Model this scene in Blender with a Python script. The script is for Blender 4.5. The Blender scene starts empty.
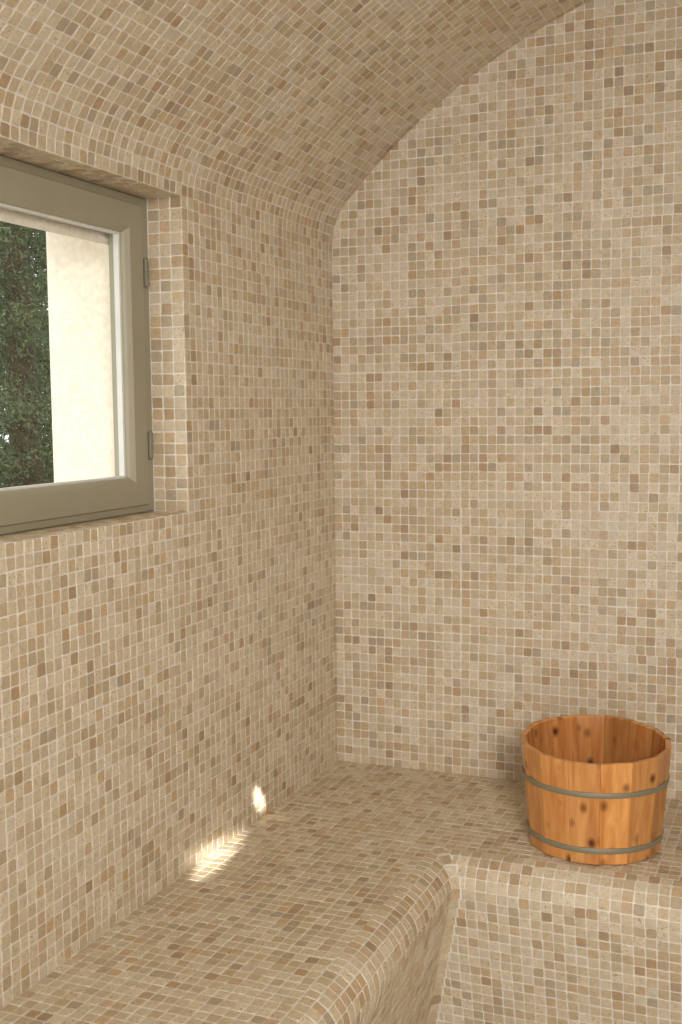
import bpy, bmesh, math, random
import numpy as np
from mathutils import Matrix, Vector

rng = np.random.default_rng(7)
random.seed(7)
scene = bpy.context.scene
coll = scene.collection
try:
    scene.view_settings.view_transform = 'Standard'
    scene.view_settings.look = 'None'
except Exception as e:
    print(e)

# ---------------------------------------------------------------- dimensions
P = 0.0178
YF = -2.45            # front wall
XR = 1.80             # right wall
ZB = 0.50             # bench top
XE, YE, RB, RC = 0.380, -0.428, 0.048, 0.014   # bench edges, nosing radius, inner corner radius
WY0, WY1, WZ0, WZ1 = -1.28, -0.592, 1.070, 1.556
XO = -0.262           # outer wall face

def lin(c):
    out = []
    for v in c:
        v /= 255.0
        out.append(v/12.92 if v <= 0.04045 else ((v+0.055)/1.055)**2.4)
    return tuple(out) + (1.0,)

# ---------------------------------------------------------------- materials
def new_mat(name):
    m = bpy.data.materials.new(name)
    m.use_nodes = True
    nt = m.node_tree
    return m, nt, nt.nodes['Principled BSDF'], nt.nodes['Material Output']

def N(nt, t, **kw):
    n = nt.nodes.new(t)
    for k, v in kw.items():
        setattr(n, k, v)
    return n

def tile_material():
    m, nt, bs, out = new_mat('travertine_mosaic')
    L = nt.links.new
    a1 = N(nt, 'ShaderNodeAttribute', attribute_name='tile_rand')
    a2 = N(nt, 'ShaderNodeAttribute', attribute_name='tile_rand_b')
    ramp = N(nt, 'ShaderNodeValToRGB')
    ramp.color_ramp.interpolation = 'LINEAR'
    stops = [(0.0, (217, 203, 178)), (0.30, (211, 195, 167)), (0.55, (204, 186, 156)),
             (0.70, (198, 178, 146)), (0.80, (201, 173, 136)), (0.87, (189, 171, 141)),
             (0.93, (180, 165, 139)), (0.97, (187, 157, 120)), (1.0, (168, 145, 115))]
    cr = ramp.color_ramp
    cr.elements[0].position = 0.0; cr.elements[0].color = lin(stops[0][1])
    cr.elements[1].position = 1.0; cr.elements[1].color = lin(stops[-1][1])
    for p, c in stops[1:-1]:
        e = cr.elements.new(p); e.color = lin(c)
    L(a1.outputs['Fac'], ramp.inputs['Fac'])
    tc = N(nt, 'ShaderNodeTexCoord')
    n1 = N(nt, 'ShaderNodeTexNoise'); n1.inputs['Scale'].default_value = 130; n1.inputs['Detail'].default_value = 6
    n1.inputs['Roughness'].default_value = 0.62
    L(tc.outputs['Object'], n1.inputs['Vector'])
    mr = N(nt, 'ShaderNodeMapRange')
    mr.inputs['From Min'].default_value = 0.3; mr.inputs['From Max'].default_value = 0.7
    mr.inputs['To Min'].default_value = 0.86; mr.inputs['To Max'].default_value = 1.08
    L(n1.outputs['Fac'], mr.inputs['Value'])
    mr2 = N(nt, 'ShaderNodeMapRange')
    mr2.inputs['To Min'].default_value = 0.92; mr2.inputs['To Max'].default_value = 1.05
    L(a2.outputs['Fac'], mr2.inputs['Value'])
    mul = N(nt, 'ShaderNodeMath', operation='MULTIPLY')
    L(mr.outputs['Result'], mul.inputs[0]); L(mr2.outputs['Result'], mul.inputs[1])
    hsv = N(nt, 'ShaderNodeHueSaturation')
    L(mul.outputs[0], hsv.inputs['Value']); L(ramp.outputs['Color'], hsv.inputs['Color'])
    n2 = N(nt, 'ShaderNodeTexNoise'); n2.inputs['Scale'].default_value = 300; n2.inputs['Detail'].default_value = 2
    L(tc.outputs['Object'], n2.inputs['Vector'])
    pr = N(nt, 'ShaderNodeValToRGB')
    pr.color_ramp.elements[0].position = 0.58; pr.color_ramp.elements[0].color = (0, 0, 0, 1)
    pr.color_ramp.elements[1].position = 0.68; pr.color_ramp.elements[1].color = (1, 1, 1, 1)
    L(n2.outputs['Fac'], pr.inputs['Fac'])
    pm = N(nt, 'ShaderNodeMath', operation='MULTIPLY')
    L(pr.outputs['Color'], pm.inputs[0]); L(a2.outputs['Fac'], pm.inputs[1])
    mix = N(nt, 'ShaderNodeMix', data_type='RGBA')
    L(pm.outputs[0], mix.inputs['Factor'])
    L(hsv.outputs['Color'], mix.inputs['A'])
    mix.inputs['B'].default_value = lin((166, 145, 116))
    L(mix.outputs['Result'], bs.inputs['Base Color'])
    bs.inputs['Roughness'].default_value = 0.40
    bs.inputs['Specular IOR Level'].default_value = 0.55
    bump = N(nt, 'ShaderNodeBump'); bump.inputs['Strength'].default_value = 0.45; bump.inputs['Distance'].default_value = 0.001
    bump.invert = True
    L(pr.outputs['Color'], bump.inputs['Height']); L(bump.outputs['Normal'], bs.inputs['Normal'])
    return m

def noisy_mat(name, c1, c2, scale, rough=0.85, bump_d=0.002, bs_strength=0.4, detail=4):
    m, nt, bs, out = new_mat(name)
    L = nt.links.new
    tc = N(nt, 'ShaderNodeTexCoord')
    n1 = N(nt, 'ShaderNodeTexNoise'); n1.inputs['Scale'].default_value = scale; n1.inputs['Detail'].default_value = detail
    L(tc.outputs['Object'], n1.inputs['Vector'])
    r = N(nt, 'ShaderNodeValToRGB')
    r.color_ramp.elements[0].position = 0.35; r.color_ramp.elements[0].color = lin(c1)
    r.color_ramp.elements[1].position = 0.65; r.color_ramp.elements[1].color = lin(c2)
    L(n1.outputs['Fac'], r.inputs['Fac']); L(r.outputs['Color'], bs.inputs['Base Color'])
    bs.inputs['Roughness'].default_value = rough
    bs.inputs['Specular IOR Level'].default_value = 0.3
    if bump_d > 0:
        b = N(nt, 'ShaderNodeBump'); b.inputs['Strength'].default_value = bs_strength; b.inputs['Distance'].default_value = bump_d
        L(n1.outputs['Fac'], b.inputs['Height']); L(b.outputs['Normal'], bs.inputs['Normal'])
    return m

M_TILE = tile_material()
M_GROUT = noisy_mat('grout', (219, 211, 198), (233, 226, 214), 60, 0.9, 0.001)
M_STUCCO = noisy_mat('stucco', (244, 229, 212), (254, 242, 227), 110, 0.95, 0.005, 0.6)
M_PLASTER = noisy_mat('plaster', (190, 176, 154), (200, 186, 164), 12, 0.9, 0.001)
M_FLOOR = noisy_mat('stone_floor', (186, 171, 148), (198, 183, 160), 8, 0.8, 0.001)
M_PAINT = noisy_mat('olive_paint', (157, 150, 128), (161, 154, 132), 9, 0.42, 0.0003, 0.2)
M_PAINT2 = noisy_mat('olive_paint_frame', (153, 146, 124), (157, 150, 128), 9, 0.45, 0.0003, 0.2)
M_BEAD = noisy_mat('pale_seal', (216, 216, 210), (226, 224, 218), 20, 0.5, 0)
M_HINGE = noisy_mat('hinge_metal', (122, 116, 96), (130, 124, 102), 30, 0.4, 0)
M_BARK = noisy_mat('bark', (60, 48, 36), (84, 68, 50), 14, 0.9, 0.01)
M_LEAF = noisy_mat('foliage', (38, 52, 36), (106, 116, 76), 4, 0.8, 0)
M_LAWN = noisy_mat('grass', (88, 100, 50), (120, 128, 74), 3, 0.95, 0.01)

def glass_mat():
    m, nt, bs, out = new_mat('window_glass')
    nt.nodes.remove(bs)
    tr = N(nt, 'ShaderNodeBsdfTransparent'); tr.inputs['Color'].default_value = (0.96, 0.98, 0.97, 1)
    gl = N(nt, 'ShaderNodeBsdfGlossy'); gl.inputs['Roughness'].default_value = 0.02
    mx = N(nt, 'ShaderNodeMixShader'); mx.inputs[0].default_value = 0.06
    nt.links.new(tr.outputs[0], mx.inputs[1]); nt.links.new(gl.outputs[0], mx.inputs[2])
    nt.links.new(mx.outputs[0], out.inputs['Surface'])
    return m
M_GLASS = glass_mat()

def steel_mat():
    m, nt, bs, out = new_mat('dull_steel')
    bs.inputs['Base Color'].default_value = lin((146, 142, 122))
    bs.inputs['Metallic'].default_value = 0.4
    bs.inputs['Roughness'].default_value = 0.5
    return m
M_STEEL = steel_mat()

def wood_mat(name, c1, c2, ck):
    m, nt, bs, out = new_mat(name)
    L = nt.links.new
    tc = N(nt, 'ShaderNodeTexCoord')
    a = N(nt, 'ShaderNodeAttribute', attribute_name='tile_rand')
    comb = N(nt, 'ShaderNodeCombineXYZ')
    sc = N(nt, 'ShaderNodeMath', operation='MULTIPLY'); sc.inputs[1].default_value = 0.7
    L(a.outputs['Fac'], sc.inputs[0]); L(sc.outputs[0], comb.inputs[2])
    add = N(nt, 'ShaderNodeVectorMath', operation='ADD')
    L(tc.outputs['Object'], add.inputs[0]); L(comb.outputs[0], add.inputs[1])
    mp = N(nt, 'ShaderNodeMapping'); mp.inputs['Scale'].default_value = (75, 75, 5)
    L(add.outputs[0], mp.inputs['Vector'])
    mk = N(nt, 'ShaderNodeMapping'); mk.inputs['Scale'].default_value = (33, 33, 24)
    L(add.outputs[0], mk.inputs['Vector'])
    vo = N(nt, 'ShaderNodeTexVoronoi'); vo.inputs['Scale'].default_value = 1.0
    L(mk.outputs[0], vo.inputs['Vector'])
    kr = N(nt, 'ShaderNodeValToRGB')
    kr.color_ramp.elements[0].position = 0.08; kr.color_ramp.elements[0].color = (1, 1, 1, 1)
    kr.color_ramp.elements[1].position = 0.29; kr.color_ramp.elements[1].color = (0, 0, 0, 1)
    L(vo.outputs['Distance'], kr.inputs['Fac'])
    sep = N(nt, 'ShaderNodeSeparateColor')
    L(vo.outputs['Color'], sep.inputs['Color'])
    kst = N(nt, 'ShaderNodeMapRange'); kst.inputs['From Max'].default_value = 0.7
    L(sep.outputs[0], kst.inputs['Value'])
    kmul = N(nt, 'ShaderNodeMath', operation='MULTIPLY')
    L(kr.outputs['Color'], kmul.inputs[0]); L(kst.outputs['Result'], kmul.inputs[1])
    n1 = N(nt, 'ShaderNodeTexNoise'); n1.inputs['Scale'].default_value = 1.0; n1.inputs['Detail'].default_value = 4
    n1.inputs['Distortion'].default_value = 0.8
    L(mp.outputs[0], n1.inputs['Vector'])
    r = N(nt, 'ShaderNodeValToRGB')
    r.color_ramp.elements[0].position = 0.28; r.color_ramp.elements[0].color = lin(c1)
    r.color_ramp.elements[1].position = 0.70; r.color_ramp.elements[1].color = lin(c2)
    L(n1.outputs['Fac'], r.inputs['Fac'])
    mv = N(nt, 'ShaderNodeMapRange'); mv.inputs['To Min'].default_value = 0.72; mv.inputs['To Max'].default_value = 1.12
    L(a.outputs['Fac'], mv.inputs['Value'])
    hs = N(nt, 'ShaderNodeHueSaturation')
    L(mv.outputs['Result'], hs.inputs['Value']); L(r.outputs['Color'], hs.inputs['Color'])
    mx = N(nt, 'ShaderNodeMix', data_type='RGBA')
    L(kmul.outputs[0], mx.inputs['Factor']); L(hs.outputs['Color'], mx.inputs['A'])
    mx.inputs['B'].default_value = lin(ck)
    L(mx.outputs['Result'], bs.inputs['Base Color'])
    bs.inputs['Roughness'].default_value = 0.22
    b = N(nt, 'ShaderNodeBump'); b.inputs['Strength'].default_value = 0.12; b.inputs['Distance'].default_value = 0.001
    L(n1.outputs['Fac'], b.inputs['Height']); L(b.outputs['Normal'], bs.inputs['Normal'])
    return m
M_WOOD = wood_mat('varnished_pine', (190, 122, 62), (226, 164, 98), (98, 48, 22))
M_WOOD_SHADE = wood_mat('pine_inside_shade', (172, 108, 56), (208, 146, 86), (80, 38, 18))  # same pine, darkened: the bucket's interior shade is put into the colour

# ---------------------------------------------------------------- mesh builder
def cluster(C):
    x, y, z = C[:, 0], C[:, 1], C[:, 2]
    return (np.sin(9.1*x+4.3*z+1.0)*np.sin(7.7*z-3.1*y) + np.sin(17*x-11*y+2.2)*np.sin(21*z+8*x+.5)
            + .8*np.sin(33*z+5*x+5*y))/2.4
class MB:
    def __init__(s):
        s.v = []; s.n = 0; s.l = []; s.t = []; s.m = []; s.a = []; s.b = []; s.s = []
    def add(s, verts, loops, totals, mat, a=0.5, b=0.5, smooth=False):
        verts = np.asarray(verts, dtype=np.float64).reshape(-1, 3)
        loops = np.asarray(loops, dtype=np.int64).ravel() + s.n
        totals = np.asarray(totals, dtype=np.int64).ravel()
        k = len(totals)
        s.v.append(verts); s.n += len(verts); s.l.append(loops); s.t.append(totals)
        s.m.append(np.broadcast_to(np.asarray(mat), (k,)).copy()); s.s.append(np.full(k, smooth))
        s.a.append(np.broadcast_to(np.asarray(a, float), (k,)).copy()); s.b.append(np.broadcast_to(np.asarray(b, float), (k,)).copy())
    def quad(s, p0, p1, p2, p3, mat=0):
        s.add([p0, p1, p2, p3], [0, 1, 2, 3], [4], mat)
    def box(s, lo, hi, mat=0):
        x0, y0, z0 = lo; x1, y1, z1 = hi
        v = [(x0,y0,z0),(x1,y0,z0),(x1,y1,z0),(x0,y1,z0),(x0,y0,z1),(x1,y0,z1),(x1,y1,z1),(x0,y1,z1)]
        f = [0,3,2,1, 4,5,6,7, 0,1,5,4, 1,2,6,5, 2,3,7,6, 3,0,4,7]
        s.add(v, f, [4]*6, mat)
    def strip(s, rows, mat=0, smooth=True, close=False):
        rows = np.asarray(rows, float)
        r, c, _ = rows.shape
        loops = []
        for i in range(r-1):
            for j in range(c if close else c-1):
                j2 = (j+1) % c
                loops += [i*c+j, i*c+j2, (i+1)*c+j2, (i+1)*c+j]
        s.add(rows.reshape(-1, 3), loops, [4]*(len(loops)//4), mat, smooth=smooth)
    def tiles(s, C, U, W, hu, hv, mat=0, bias=1.0, gap=0.0018, top=0.0008, tilt=0.011):
        C = np.asarray(C, float); n = len(C)
        if n == 0: return
        U = np.broadcast_to(np.asarray(U, float), (n, 3)); W = np.broadcast_to(np.asarray(W, float), (n, 3))
        hu = np.broadcast_to(np.asarray(hu, float), (n,)); hv = np.broadcast_to(np.asarray(hv, float), (n,))
        Nn = np.cross(U, W)
        ang = rng.normal(0, 0.017, n)[:, None]; t1 = rng.normal(0, tilt, n)[:, None]; t2 = rng.normal(0, tilt, n)[:, None]
        U2 = U + W*ang + Nn*t1; W2 = W - U*ang + Nn*t2
        hu = (hu - gap*0.5)*(1 + rng.normal(0, 0.022, n)) ; hv = (hv - gap*0.5)*(1 + rng.normal(0, 0.022, n))
        cl = cluster(C)
        C = C + U*rng.normal(0, 0.00024, n)[:, None] + W*rng.normal(0, 0.00024, n)[:, None]
        zt = top + rng.normal(0, 0.00018, n)
        r = np.abs(rng.normal(0.0014, 0.0009, (n, 4))) + 0.0004
        r = np.minimum(r, 0.7*np.minimum(hu, hv)[:, None])
        sx = [1, -1, -1, 1]; sy = [1, 1, -1, -1]
        xs = np.zeros((n, 12)); ys = np.zeros((n, 12))
        for c in range(4):
            cx = [0, .29, 1] if c % 2 == 0 else [1, .29, 0]
            cy = cx[::-1]
            for k in range(3):
                xs[:, c*3+k] = sx[c]*(hu - cx[k]*r[:, c]); ys[:, c*3+k] = sy[c]*(hv - cy[k]*r[:, c])
        xs *= 1 + rng.normal(0, 0.016, (n, 12)); ys *= 1 + rng.normal(0, 0.016, (n, 12))
        V = np.zeros((n, 36, 3))
        for ri, (scl, hz) in enumerate([(1.02, None), (1.0, 0.5), (0.92, 1.0)]):
            z = np.full(n, -0.003) if hz is None else zt*hz
            V[:, ri*12:(ri+1)*12] = (C[:, None] + U2[:, None]*(xs*scl)[..., None] + W2[:, None]*(ys*scl)[..., None]
                                     + Nn[:, None]*z[:, None, None])
        base = []; tot = []
        for ri in range(2):
            for j in range(12):
                j2 = (j+1) % 12
                base += [ri*12+j, ri*12+j2, (ri+1)*12+j2, (ri+1)*12+j]; tot.append(4)
        base += list(range(24, 36)); tot.append(12)
        base = np.array(base); tot = np.array(tot)
        loops = (base[None] + (np.arange(n)*36)[:, None]).ravel()
        a = np.clip(rng.random(n)**(bias*(1-0.6*cl)), 0, 1); b = rng.random(n)
        sm = np.ones(25, bool); sm[-1] = False
        k0 = len(s.s)
        s.add(V.reshape(-1, 3), loops, np.tile(tot, n), mat, np.repeat(a, 25), np.repeat(b, 25), smooth=True)
        s.s[k0] = np.tile(sm, n)
    def build(s, name, mats, parent=None):
        me = bpy.data.meshes.new(name)
        v = np.concatenate(s.v); l = np.concatenate(s.l); t = np.concatenate(s.t)
        me.vertices.add(len(v)); me.vertices.foreach_set('co', v.ravel().astype(np.float32))
        me.loops.add(len(l)); me.loops.foreach_set('vertex_index', l.astype(np.int32))
        me.polygons.add(len(t))
        st = np.concatenate([[0], np.cumsum(t)[:-1]]).astype(np.int32)
        me.polygons.foreach_set('loop_start', st)
        me.polygons.foreach_set('loop_total', t.astype(np.int32))
        me.polygons.foreach_set('material_index', np.concatenate(s.m).astype(np.int32))
        me.update(calc_edges=True)
        me.polygons.foreach_set('use_smooth', np.concatenate(s.s).astype(bool))
        for nm, arr in (('tile_rand', s.a), ('tile_rand_b', s.b)):
            at = me.attributes.new(nm, 'FLOAT', 'FACE')
            at.data.foreach_set('value', np.concatenate(arr).astype(np.float32))
        for m in mats: me.materials.append(m)
        me.update()
        o = bpy.data.objects.new(name, me); coll.objects.link(o)
        if parent: o.parent = parent
        return o

def structure(o, label=None, cat=None):
    o['kind'] = 'structure'
    if label: o['label'] = label
    if cat: o['category'] = cat

def lines(breaks):
    c = []; h = []
    for a, b in zip(breaks[:-1], breaks[1:]):
        n = max(1, round(abs(b-a)/P)); w = (b-a)/n
        for i in range(n):
            c.append(a + (i+.5)*w); h.append(abs(w)/2)
    return np.array(c), np.array(h)

def sheet_offset(iu, iv, amp=0.0006):
    tab = rng.normal(0, amp, (40, 40, 2))
    return tab[(iu//15) % 40, (iv//15) % 40]

def grid(ac, ah, bc, bh):
    ia, ib = np.meshgrid(np.arange(len(ac)), np.arange(len(bc)), indexing='ij')
    ia = ia.ravel(); ib = ib.ravel()
    return ac[ia], ah[ia], bc[ib], bh[ib]

# vault profile: springs at the window head; small radius haunch, large radius crown
RV, CZ = 1.17, 0.853
K = RV - 0.9
RF = ((RV + 0.9) - (WZ1-CZ)**2/K)/2
zf = CZ + math.sqrt((RV-RF)**2 - (0.9-RF)**2)
ang_t = math.atan2(zf-CZ, RF-0.9)
lx = []; lz = []
for i in range(60):
    t = math.pi + (ang_t-math.pi)*i/60
    lx.append(RF + RF*math.cos(t)); lz.append(zf + RF*math.sin(t))
for i in range(241):
    t = ang_t + (math.pi/2-ang_t)*i/240
    lx.append(0.9 + RV*math.cos(t)); lz.append(CZ + RV*math.sin(t))
lx[0] = 0.0; ZS = zf
ex = np.array(lx + [1.8-x for x in lx[-2::-1]]); ez = np.array(lz + lz[-2::-1])

# ---------------------------------------------------------------- wall_left
mb = MB()
YB, YT = YF, 0.0
ZTOP = 2.15
def ring_face(x, y0, y1, z0, z1, hy0, hy1, hz0, hz1, mat, flip=False):
    qs = [((y0, z0), (y1, z0), (y1, hz0), (y0, hz0)), ((y0, hz1), (y1, hz1), (y1, z1), (y0, z1)),
          ((y0, hz0), (hy0, hz0), (hy0, hz1), (y0, hz1)), ((hy1, hz0), (y1, hz0), (y1, hz1), (hy1, hz1))]
    for q in qs:
        q = [(x, a, b) for a, b in q]
        if flip: q = q[::-1]
        mb.quad(*q, mat)
ring_face(0.0, YB, YT, 0.0, ZTOP, WY0, WY1, WZ0, WZ1, 1)
XM = -0.095
OY0, OY1, OZ0, OZ1, OZM = WY0-0.02, WY1+0.014, WZ0-0.03, 1.536, 1.480
ring_face(XO, YB-0.2, 0.2, -0.1, ZTOP, OY0, OY1, OZ0, OZ1, 2, True)
def reveal(xa, xb, y0, y1, z0, za, zb, mat):
    mb.quad((xa, y0, z0), (xa, y1, z0), (xb, y1, z0), (xb, y0, z0), mat)
    mb.quad((xa, y0, za), (xb, y0, zb), (xb, y1, zb), (xa, y1, za), mat)
    mb.quad((xa, y1, z0), (xa, y1, za), (xb, y1, zb), (xb, y1, z0), mat)
    mb.quad((xa, y0, z0), (xb, y0, z0), (xb, y0, zb), (xa, y0, za), mat)
reveal(0.0, XM, WY0, WY1, WZ0, WZ1, WZ1, 1)
reveal(XM, XO, OY0, OY1, OZ0, OZM, OZ1, 2)
mb.quad((XM, WY1-.01, OZ0), (XM, OY1, OZ0), (XM, OY1, WZ1+.01), (XM, WY1-.01, WZ1+.01), 2)
mb.quad((XM, OY0, OZ0), (XM, WY0+.01, OZ0), (XM, WY0+.01, WZ1+.01), (XM, OY0, WZ1+.01), 2)
mb.quad((XM, WY0, OZ0), (XM, WY1, OZ0), (XM, WY1, WZ0+.01), (XM, WY0, WZ0+.01), 2)
mb.quad((XM, WY0, OZM), (XM, WY1, OZM), (XM, WY1, WZ1+.01), (XM, WY0, WZ1+.01), 2)
mb.quad((XO, YB-.2, ZTOP), (0, YB-.2, ZTOP), (0, 0.2, ZTOP), (XO, 0.2, ZTOP), 1)
uc, uh = lines([0.0, WY1, WY0, YF]); vc, vh = lines([ZB, WZ0, WZ1])
iu, iv = np.meshgrid(np.arange(len(uc)), np.arange(len(vc)), indexing='ij'); iu = iu.ravel(); iv = iv.ravel()
keep = ~((uc[iu] > WY0) & (uc[iu] < WY1) & (vc[iv] > WZ0) & (vc[iv] < WZ1))
iu = iu[keep]; iv = iv[keep]
off = sheet_offset(iu, iv)
C = np.stack([np.zeros(len(iu)), uc[iu]+off[:, 0], vc[iv]+off[:, 1]], 1)
mb.tiles(C, (0, 1, 0), (0, 0, 1), uh[iu], vh[iv], 0, bias=1.3)
xc, xh = lines([0.0, -0.0605])
zc, zh = lines([WZ0, WZ1]); a, ah, b, bh = grid(xc, xh, zc, zh)
mb.tiles(np.stack([a, np.full(len(a), WY1), b], 1), (1, 0, 0), (0, 0, 1), ah, bh, 0, bias=.65)
mb.tiles(np.stack([a, np.full(len(a), WY0), b], 1), (-1, 0, 0), (0, 0, 1), ah, bh, 0)
yc, yh = lines([WY0, WY1]); a, ah, b, bh = grid(xc, xh, yc, yh)
mb.tiles(np.stack([a, b, np.full(len(a), WZ0)], 1), (1, 0, 0), (0, 1, 0), ah, bh, 0)
mb.tiles(np.stack([a, b, np.full(len(a), WZ1)], 1), (1, 0, 0), (0, -1, 0), ah, bh, 0)
o = mb.build('wall_left', [M_TILE, M_GROUT, M_STUCCO]); structure(o, 'wall of small beige travertine mosaic tiles around a window', 'wall')

# ---------------------------------------------------------------- wall_back
mb = MB()
mb.box((0.0, 0.0, 0.0), (XR, 0.2, ZTOP), 1)
uc, uh = lines([0.0, XR]); vc, vh = lines([ZB, ZB + P*89])
a, ah, b, bh = grid(uc, uh, vc, vh)
xin = np.where(a < 0.9, a+P*.5, a-P*.5)
inside = (b - P*.5) < np.interp(xin, ex, ez)
a, ah, b, bh = a[inside], ah[inside], b[inside], bh[inside]
off = sheet_offset((a/P).astype(int), ((b-ZB)/P).astype(int))
mb.tiles(np.stack([a+off[:, 0], np.zeros(len(a)), b+off[:, 1]], 1), (1, 0, 0), (0, 0, 1), ah, bh, 0, bias=0.92)
o = mb.build('wall_back', [M_TILE, M_GROUT]); structure(o, 'end wall of beige travertine mosaic under a vault', 'wall')

# ---------------------------------------------------------------- ceiling (vault)
mb = MB()
rows = [[(x, YF, z) for x, z in zip(ex[::3], ez[::3])], [(x, 0.0, z) for x, z in zip(ex[::3], ez[::3])]]
mb.strip(rows, 1)
top = [[(x, YF, z+0.16) for x, z in zip(ex[::3], ez[::3])], [(x, 0.0, z+0.16) for x, z in zip(ex[::3], ez[::3])]]
mb.strip(top, 1)
s = np.concatenate([[0], np.cumsum(np.hypot(np.diff(ex), np.diff(ez)))])
nr = round(s[-1]/P); sc = (np.arange(nr)+.5)*s[-1]/nr
px_ = np.interp(sc, s, ex); pz_ = np.interp(sc, s, ez)
tx = np.interp(sc+.004, s, ex) - np.interp(sc-.004, s, ex); tz = np.interp(sc+.004, s, ez) - np.interp(sc-.004, s, ez)
ln = np.hypot(tx, tz); tx /= ln; tz /= ln
yc, yh = lines([0.0, WY1, WY0, YF])
ia, ib = np.meshgrid(np.arange(nr), np.arange(len(yc)), indexing='ij'); ia = ia.ravel(); ib = ib.ravel()
off = sheet_offset(ia, ib)
off[:, 0] = np.where(ia < 3, 0, off[:, 0])
C = np.stack([px_[ia]+tx[ia]*off[:, 0], yc[ib]+off[:, 1], pz_[ia]+tz[ia]*off[:, 0]], 1)
U = np.stack([tx[ia], np.zeros(len(ia)), tz[ia]], 1)
mb.tiles(C, U, (0, -1, 0), s[-1]/nr/2, yh[ib], 0, bias=1.1)
o = mb.build('ceiling', [M_TILE, M_GROUT]); structure(o, 'barrel vault covered in beige travertine mosaic', 'ceiling')

# ---------------------------------------------------------------- floor, right and front wall
mb = MB(); mb.box((0, YF, -0.1), (XR, 0.0, 0.0), 0)
o = mb.build('floor', [M_FLOOR]); structure(o, 'plain pale stone floor between the benches', 'floor')
mb = MB(); mb.box((XR, YF-0.15, -0.1), (XR+0.2, 0.2, ZTOP), 0)
o = mb.build('wall_right', [M_PLASTER]); structure(o, 'plain beige side wall', 'wall')
mb = MB()
DX0, DX1, DZ = 0.60, 1.76, 1.98
mb.box((0, YF-0.15, 0), (DX0, YF, ZTOP), 0); mb.box((DX1, YF-0.15, 0), (XR, YF, ZTOP), 0)
mb.box((DX0, YF-0.15, DZ), (DX1, YF, ZTOP), 0)
o = mb.build('wall_front', [M_PLASTER]); structure(o, 'plain beige wall with an open doorway', 'wall')

# ---------------------------------------------------------------- tiled bench (L shaped, rounded nosing, undercut risers)
UC = math.radians(13)
prof = []   # (offset inwards, z)
NP = 24
for i in range(NP+1):
    ph = (math.pi/2 + UC)*i/NP
    prof.append((RB - RB*math.sin(ph), ZB - RB + RB*math.cos(ph)))
zl = prof[-1][1]
for i in range(1, 5):
    z = zl*(1 - i/4)
    prof.append((prof[NP][0] + (zl-z)*math.tan(UC), z))
prof = np.array(prof)
mb = MB()
e0 = XE - RB; f0 = YE + RB
def path(o_, z, na=8):
    cxx, cyy = XE-o_+RC, YE+o_-RC
    pts = [(XE-o_, YF, z)]
    for i in range(na+1):
        th = math.pi - (math.pi/2)*i/na
        pts.append((cxx+RC*math.cos(th), cyy+RC*math.sin(th), z))
    pts.append((XR, YE+o_, z))
    return pts
mb.quad((0, YF, ZB), (e0, YF, ZB), (e0, f0, ZB), (0, f0, ZB), 1)
mb.quad((0, f0, ZB), (XR, f0, ZB), (XR, 0, ZB), (0, 0, ZB), 1)
arc = path(RB, ZB)[1:-1]
vv = [(e0, f0, ZB)] + arc
lo = []
for i in range(1, len(vv)-1): lo += [0, i, i+1]
mb.add(vv, lo, [3]*(len(vv)-2), 1)
mb.strip([path(o_, z) for o_, z in prof], 1)
uc, uh = lines([0.0, e0, XR]); vc, vh = lines([0.0, f0, YF])
a, ah, b, bh = grid(uc, uh, vc, vh)
k = (a < e0) | (b > f0)
a, ah, b, bh = a[k], ah[k], b[k], bh[k]
off = sheet_offset((a/P).astype(int), (-b/P).astype(int), 0.0008)
mb.tiles(np.stack([a+off[:, 0], b+off[:, 1], np.full(len(a), ZB)], 1), (1, 0, 0), (0, 1, 0), ah, bh, 0, bias=0.95)
fine = []
for i in range(len(prof)-1):
    for t in np.linspace(0, 1, 20, endpoint=False):
        fine.append(prof[i]*(1-t) + prof[i+1]*t)
fine.append(prof[-1]); fine = np.array(fine)
s = np.concatenate([[0], np.cumsum(np.hypot(*np.diff(fine, axis=0).T))])
nr = round(s[-1]/P); hw = s[-1]/nr/2
sc = (np.arange(nr)+.5)*s[-1]/nr
po = np.interp(sc, s, fine[:, 0]); pz = np.interp(sc, s, fine[:, 1])
do = np.interp(sc+.003, s, fine[:, 0])-np.interp(sc-.003, s, fine[:, 0]); dz = np.interp(sc+.003, s, fine[:, 1])-np.interp(sc-.003, s, fine[:, 1])
ln = np.hypot(do, dz); do /= ln; dz /= ln
def run(start, end, far):
    """whole tiles laid from 'far', the last one cut to finish exactly at 'end'"""
    cs, hs = [], []
    g0, gh = lines([start, far])
    edges = [start] + [c + (h if far > start else -h) for c, h in zip(g0, gh)]
    out = [e for e in edges if (e - end)*(1 if far > start else -1) > 0.006]
    e_all = [end] + out
    first = e_all[1]
    k_ = max(1, round(abs(first-end)/P))
    e_all = [end + (first-end)*i/k_ for i in range(k_)] + e_all[1:]
    for p, q in zip(e_all[:-1], e_all[1:]):
        cs.append((p+q)/2); hs.append(abs(q-p)/2)
    return np.array(cs), np.array(hs)
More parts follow.
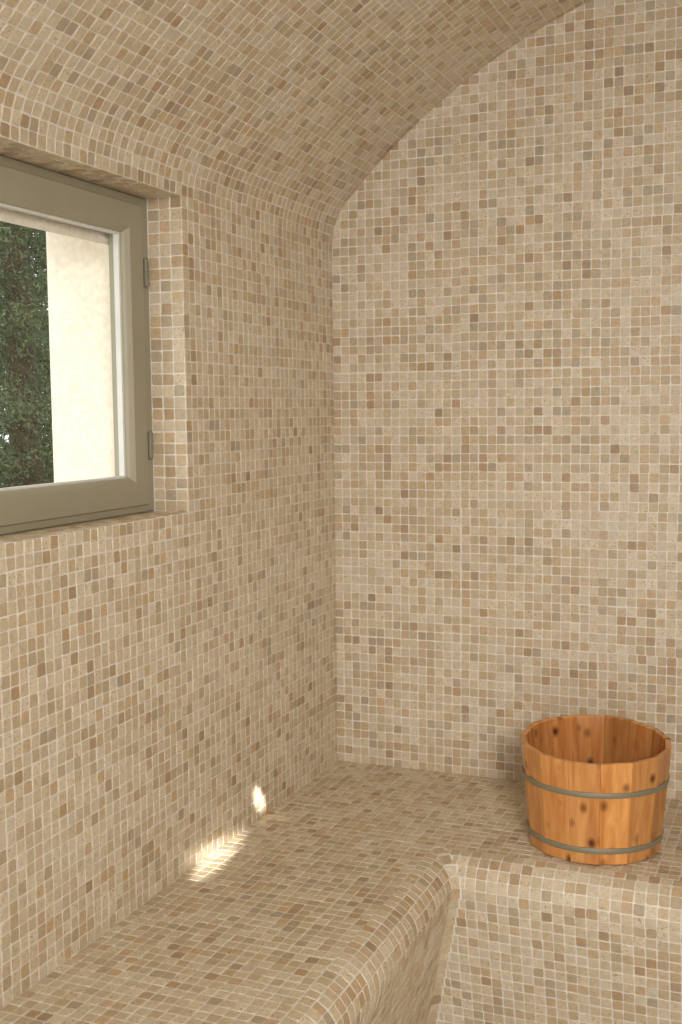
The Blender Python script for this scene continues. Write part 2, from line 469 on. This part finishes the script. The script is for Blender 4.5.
for j in range(nr):
    o_ = po[j]
    yc, yh = run(f0-RC, YE + o_ - RC, YF)
    mb.tiles(np.stack([np.full(len(yc), XE-o_), yc, np.full(len(yc), pz[j])], 1), (0, 1, 0), (do[j], 0, -dz[j]), yh, hw, 0, bias=1.1, tilt=0.003)
    xc2, xh2 = run(e0+RC, XE - o_ + RC, XR)
    mb.tiles(np.stack([xc2, np.full(len(xc2), YE+o_), np.full(len(xc2), pz[j])], 1), (1, 0, 0), (0, -do[j], -dz[j]), xh2, hw, 0, bias=0.95, tilt=0.003)
    cxx, cyy = XE-o_+RC, YE+o_-RC
    th = 0.75*math.pi
    rr_c = RC*0.86
    mb.tiles([(cxx+rr_c*math.cos(th), cyy+rr_c*math.sin(th), pz[j])], [(math.sin(th), -math.cos(th), 0)],
             [(-do[j]*math.cos(th), -do[j]*math.sin(th), -dz[j])], RC*0.74, hw, 0, bias=0.8, tilt=0.0, gap=.0012)
bench = mb.build('tiled_bench', [M_TILE, M_GROUT])
bench['label'] = 'L-shaped built-in bench covered in beige travertine mosaic with rounded edge'
bench['category'] = 'bench'

# ---------------------------------------------------------------- window
def ring_profile(mb, y0, y1, z0, z1, prof, mat=0):
    rows = []
    for ins, x in prof + [prof[0]]:
        rows.append([(x, y0+ins, z0+ins), (x, y1-ins, z0+ins), (x, y1-ins, z1-ins), (x, y0+ins, z1-ins)])
    mb.strip(rows, mat, smooth=False, close=True)
win = bpy.data.objects.new('window_1', None); coll.objects.link(win)
structure(win, 'olive-grey painted wooden window set into the mosaic wall', 'window')
mb = MB()
ring_profile(mb, WY0+.001, WY1-.001, WZ0+.001, WZ1-.001, [(0, -0.094), (0, -0.062), (0.002, -0.060), (0.016, -0.060), (0.018, -0.064), (0.018, -0.094)])
mb.build('window_frame', [M_PAINT2], win)
mb = MB()
g = 0.0200
SB = 0.045
ring_profile(mb, WY0+g, WY1-g, WZ0+0.012, WZ1-0.014,
             [(0, -0.090), (0, -0.059), (0.002, -0.057), (SB-0.008, -0.057), (SB-0.006, -0.059), (SB-0.002, -0.063), (SB, -0.066), (SB, -0.090)])
o = mb.build('window_sash', [M_PAINT], win)
mb = MB()
ring_profile(mb, WY0+g+SB-.002, WY1-g-SB+.002, WZ0+.012+SB-.002, WZ1-.014-SB+.002, [(0, -0.080), (0, -0.070), (0.005, -0.071), (0.005, -0.080)])
mb.build('glass_seal', [M_BEAD], win)
mb = MB()
mb.quad((-0.078, WY0+g+SB-.004, WZ0+.01+SB-.004), (-0.078, WY1-g-SB+.004, WZ0+.01+SB-.004), (-0.078, WY1-g-SB+.004, WZ1-.012-SB+.004), (-0.078, WY0+g+SB-.004, WZ1-.012-SB+.004))
mb.build('glass_pane', [M_GLASS], win)
for hz in (WZ0+0.105, WZ1-0.115):
    mb = MB()
    n = 14
    rows = []
    yh_ = WY1-0.016; xh_ = -0.0555
    for zz, rr in [(-.022, 0), (-.022, .0025), (-.020, .0042), (-.001, .0042), (-.0005, .0032), (.0005, .0032), (.001, .0042), (.020, .0042), (.022, .0025), (.022, 0)]:
        rows.append([(xh_+rr*math.cos(2*math.pi*i/n), yh_+rr*math.sin(2*math.pi*i/n), hz+zz) for i in range(n)])
    mb.strip(rows, 0, smooth=False, close=True)
    h = mb.build('hinge', [M_HINGE], win)

# ---------------------------------------------------------------- bucket
BX, BY = 0.577, -0.264
bk = bpy.data.objects.new('wooden_bucket', None); coll.objects.link(bk)
bk.location = (BX, BY, ZB+0.0024)
bk.rotation_euler = (0, 0, math.radians(8))
bk['label'] = 'varnished knotty pine bucket with two metal bands on the tiled bench'
bk['category'] = 'bucket'
BH = 0.178; R0, R1 = 0.1085, 0.1245
def RZ(z): return R0 + (R1-R0)*z/BH
mb = MB()
NS = 15
rr_ = random.Random(11)
for i in range(NS):
    c = 2*math.pi*i/NS; hs_ = math.pi/NS*0.994
    th = 0.0100
    rows = []
    def hz_(ang):   # rim plane slightly out of level
        return BH + 0.0080*math.sin(c+ang-math.radians(6)) - 0.003
    flat = 0.85
    def pt(ang, inset, z):
        r = RZ(z)*1.005
        chord = r*math.cos(hs_)/math.cos(ang)
        rr = r*(1-flat) + chord*flat - inset
        return (rr*math.cos(c+ang), rr*math.sin(c+ang), z)
    jit = rr_.uniform(-.0011, .0011)
    for zf_, ii in [(0.0, .0015), (.0015, 0), (.05, 0), (.1, 0), (-.0015, 0), (None, .0015)]:
        row = []
        for an, ins in [(-hs_, .0006+ii), (-hs_*.96, ii), (-hs_*.5, ii), (0, ii), (hs_*.5, ii), (hs_*.96, ii), (hs_, .0006+ii),
                        (hs_, th-ii), (0, th-ii), (-hs_, th-ii)]:
            z = hz_(an)+jit if zf_ is None else (hz_(an)+jit-.0015 if zf_ < 0 else zf_)
            row.append(pt(an, ins, z))
        rows.append(row)
    rows = np.array(rows); r_, c_ = rows.shape[:2]
    loops = []; tot = []; mats = []
    for q in range(r_-1):
        for j in range(c_):
            j2 = (j+1) % c_
            loops += [q*c_+j, q*c_+j2, (q+1)*c_+j2, (q+1)*c_+j]; tot.append(4)
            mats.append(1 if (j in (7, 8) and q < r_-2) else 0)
    loops += list(range(c_))[::-1]; tot.append(c_); mats.append(0)
    loops += [(r_-1)*c_+j for j in range(c_)]; tot.append(c_); mats.append(0)
    mb.add(rows.reshape(-1, 3), loops, tot, mats, a=rr_.random(), b=rr_.random())
mb.build('bucket_staves', [M_WOOD, M_WOOD_SHADE], bk)
mb = MB()
rr = RZ(0.015)-0.0125; n = 48
rows = [[(r*math.cos(2*math.pi*i/n), r*math.sin(2*math.pi*i/n), z) for i in range(n)] for r, z in [(0.0001, .010), (rr, .010), (rr, .020), (0.0001, .020)]]
mb.strip(rows, 0, smooth=False, close=True)
mb.build('bucket_bottom', [M_WOOD_SHADE], bk)
for zc_, w in ((0.024, 0.0090), (0.117, 0.0085)):
    mb = MB(); n = 96; rows = []
    for z, dr in [(-w/2, -.001), (-w/2, .0010), (-w/2+.0004, .0012), (w/2-.0004, .0012), (w/2, .0010), (w/2, -.001)]:
        rows.append([((RZ(zc_+z)+dr)*math.cos(2*math.pi*i/n), (RZ(zc_+z)+dr)*math.sin(2*math.pi*i/n), zc_+z) for i in range(n)])
    rows.append(rows[0])
    mb.strip(rows, 0, smooth=True, close=True)
    o = mb.build('metal_band', [M_STEEL], bk); o['label'] = 'dull steel band'

# ---------------------------------------------------------------- outside: lawn and trees
mb = MB(); mb.box((-16, -8, -0.4), (XO-0.0, 18, -0.3), 0)
o = mb.build('lawn', [M_LAWN]); o['label'] = 'sunlit grass outside the window'; o['category'] = 'lawn'; o['kind'] = 'stuff'
def make_tree(x, y, h, rad, seed, nc, m, ls):
    r = np.random.default_rng(seed)
    t = bpy.data.objects.new('conifer_tree', None); coll.objects.link(t); t.location = (x, y, -0.298)
    t['label'] = 'dark green conifer growing outside the window'; t['category'] = 'tree'; t['group'] = 'conifers outside the window'
    mb = MB(); n = 12; rows = []
    for k in range(9):
        z = h*k/8*.95; rr = 0.14*(1-k/8.6)
        rows.append([(rr*math.cos(2*math.pi*i/n)+.03*math.sin(k), rr*math.sin(2*math.pi*i/n), z) for i in range(n)])
    mb.strip(rows, 0, close=True)
    mb.build('trunk', [M_BARK], t)
    mb = MB()
    zz = 0.55 + (h-0.55)*r.random(nc)
    rmax = rad*(1-(zz/h)**2.2*.9); ra = rmax*np.sqrt(r.random(nc)); an = r.random(nc)*2*math.pi
    cc = np.stack([ra*np.cos(an), ra*np.sin(an), zz - 0.08*ra], 1)
    P0 = np.repeat(cc, m, axis=0) + r.normal(0, 0.12, (nc*m, 3))*np.array([1.3, 1.3, .45])
    P0[:, 2] = np.maximum(P0[:, 2], 0.16)
    d = r.normal(0, 1, (nc*m, 3)); d[:, 2] += .4; d /= np.linalg.norm(d, axis=1)[:, None]
    e = np.cross(d, r.normal(0, 1, (nc*m, 3))); e /= np.linalg.norm(e, axis=1)[:, None]
    L_ = ls*(0.7+0.6*r.random((nc*m, 1))); Wd = ls*0.12
    V = np.stack([P0, P0+d*L_*.5+e*Wd, P0+d*L_, P0+d*L_*.5-e*Wd], 1)
    k = nc*m
    mb.add(V.reshape(-1, 3), np.arange(k*4), np.full(k, 4), 0)
    mb.build('foliage', [M_LEAF], t)
make_tree(-4.2, 4.4, 6.2, 1.9, 3, 1500, 190, 0.036)
make_tree(-7.4, 8.6, 9.0, 2.6, 5, 1900, 80, 0.12)

# ---------------------------------------------------------------- light
w = bpy.data.worlds.new('sky'); scene.world = w; w.use_nodes = True
bg = w.node_tree.nodes['Background']
bg.inputs['Color'].default_value = (0.94, 0.965, 1.0, 1); bg.inputs['Strength'].default_value = 2.5

def area(name, loc, target, sx, sy, power, col, spread=180):
    l = bpy.data.lights.new(name, 'AREA'); l.shape = 'RECTANGLE'; l.size = sx; l.size_y = sy; l.energy = power; l.color = col
    l.spread = math.radians(spread)
    o = bpy.data.objects.new(name, l); coll.objects.link(o); o.location = loc
    o.rotation_euler = (Vector(target)-Vector(loc)).to_track_quat('-Z', 'Y').to_euler()
    return o
area('doorway_daylight', (1.45, -2.66, 1.68), (0.25, -0.3, 0.70), 0.5, 0.5, 9.0, (1.0, 0.96, 0.905), 95)
def spot(name, loc, target, deg, power, blend):
    l = bpy.data.lights.new(name, 'SPOT'); l.spot_size = math.radians(deg); l.spot_blend = blend; l.energy = power
    l.color = (1, .98, .95); l.shadow_soft_size = 0.006
    o = bpy.data.objects.new(name, l); coll.objects.link(o); o.location = loc
    o.rotation_euler = (Vector(target)-Vector(loc)).to_track_quat('-Z', 'Y').to_euler()
spot('sunbeam_lamp', (0.9, -1.3, 1.6), (0.0, -0.365, 0.534), 1.35, 750, .9)
spot('sunbeam_lamp', (0.26, -1.95, 0.84), (0.014, -0.540, 0.500), 2.5, 560, 1.0)

# ---------------------------------------------------------------- camera
FPX = 1150.0
psi, pit, roll = math.radians(22.5), math.radians(5.1), math.radians(-0.6)
cam = bpy.data.cameras.new('camera'); co = bpy.data.objects.new('camera', cam); coll.objects.link(co)
cam.sensor_fit = 'VERTICAL'; cam.sensor_height = 36; cam.sensor_width = 24; cam.lens = FPX/1024*36
cam.clip_start = 0.01
co.matrix_world = Matrix.Translation((0.907, -2.157, 1.228)) @ Matrix.Rotation(psi, 4, 'Z') @ Matrix.Rotation(math.pi/2-pit, 4, 'X') @ Matrix.Rotation(roll, 4, 'Z')
scene.camera = co
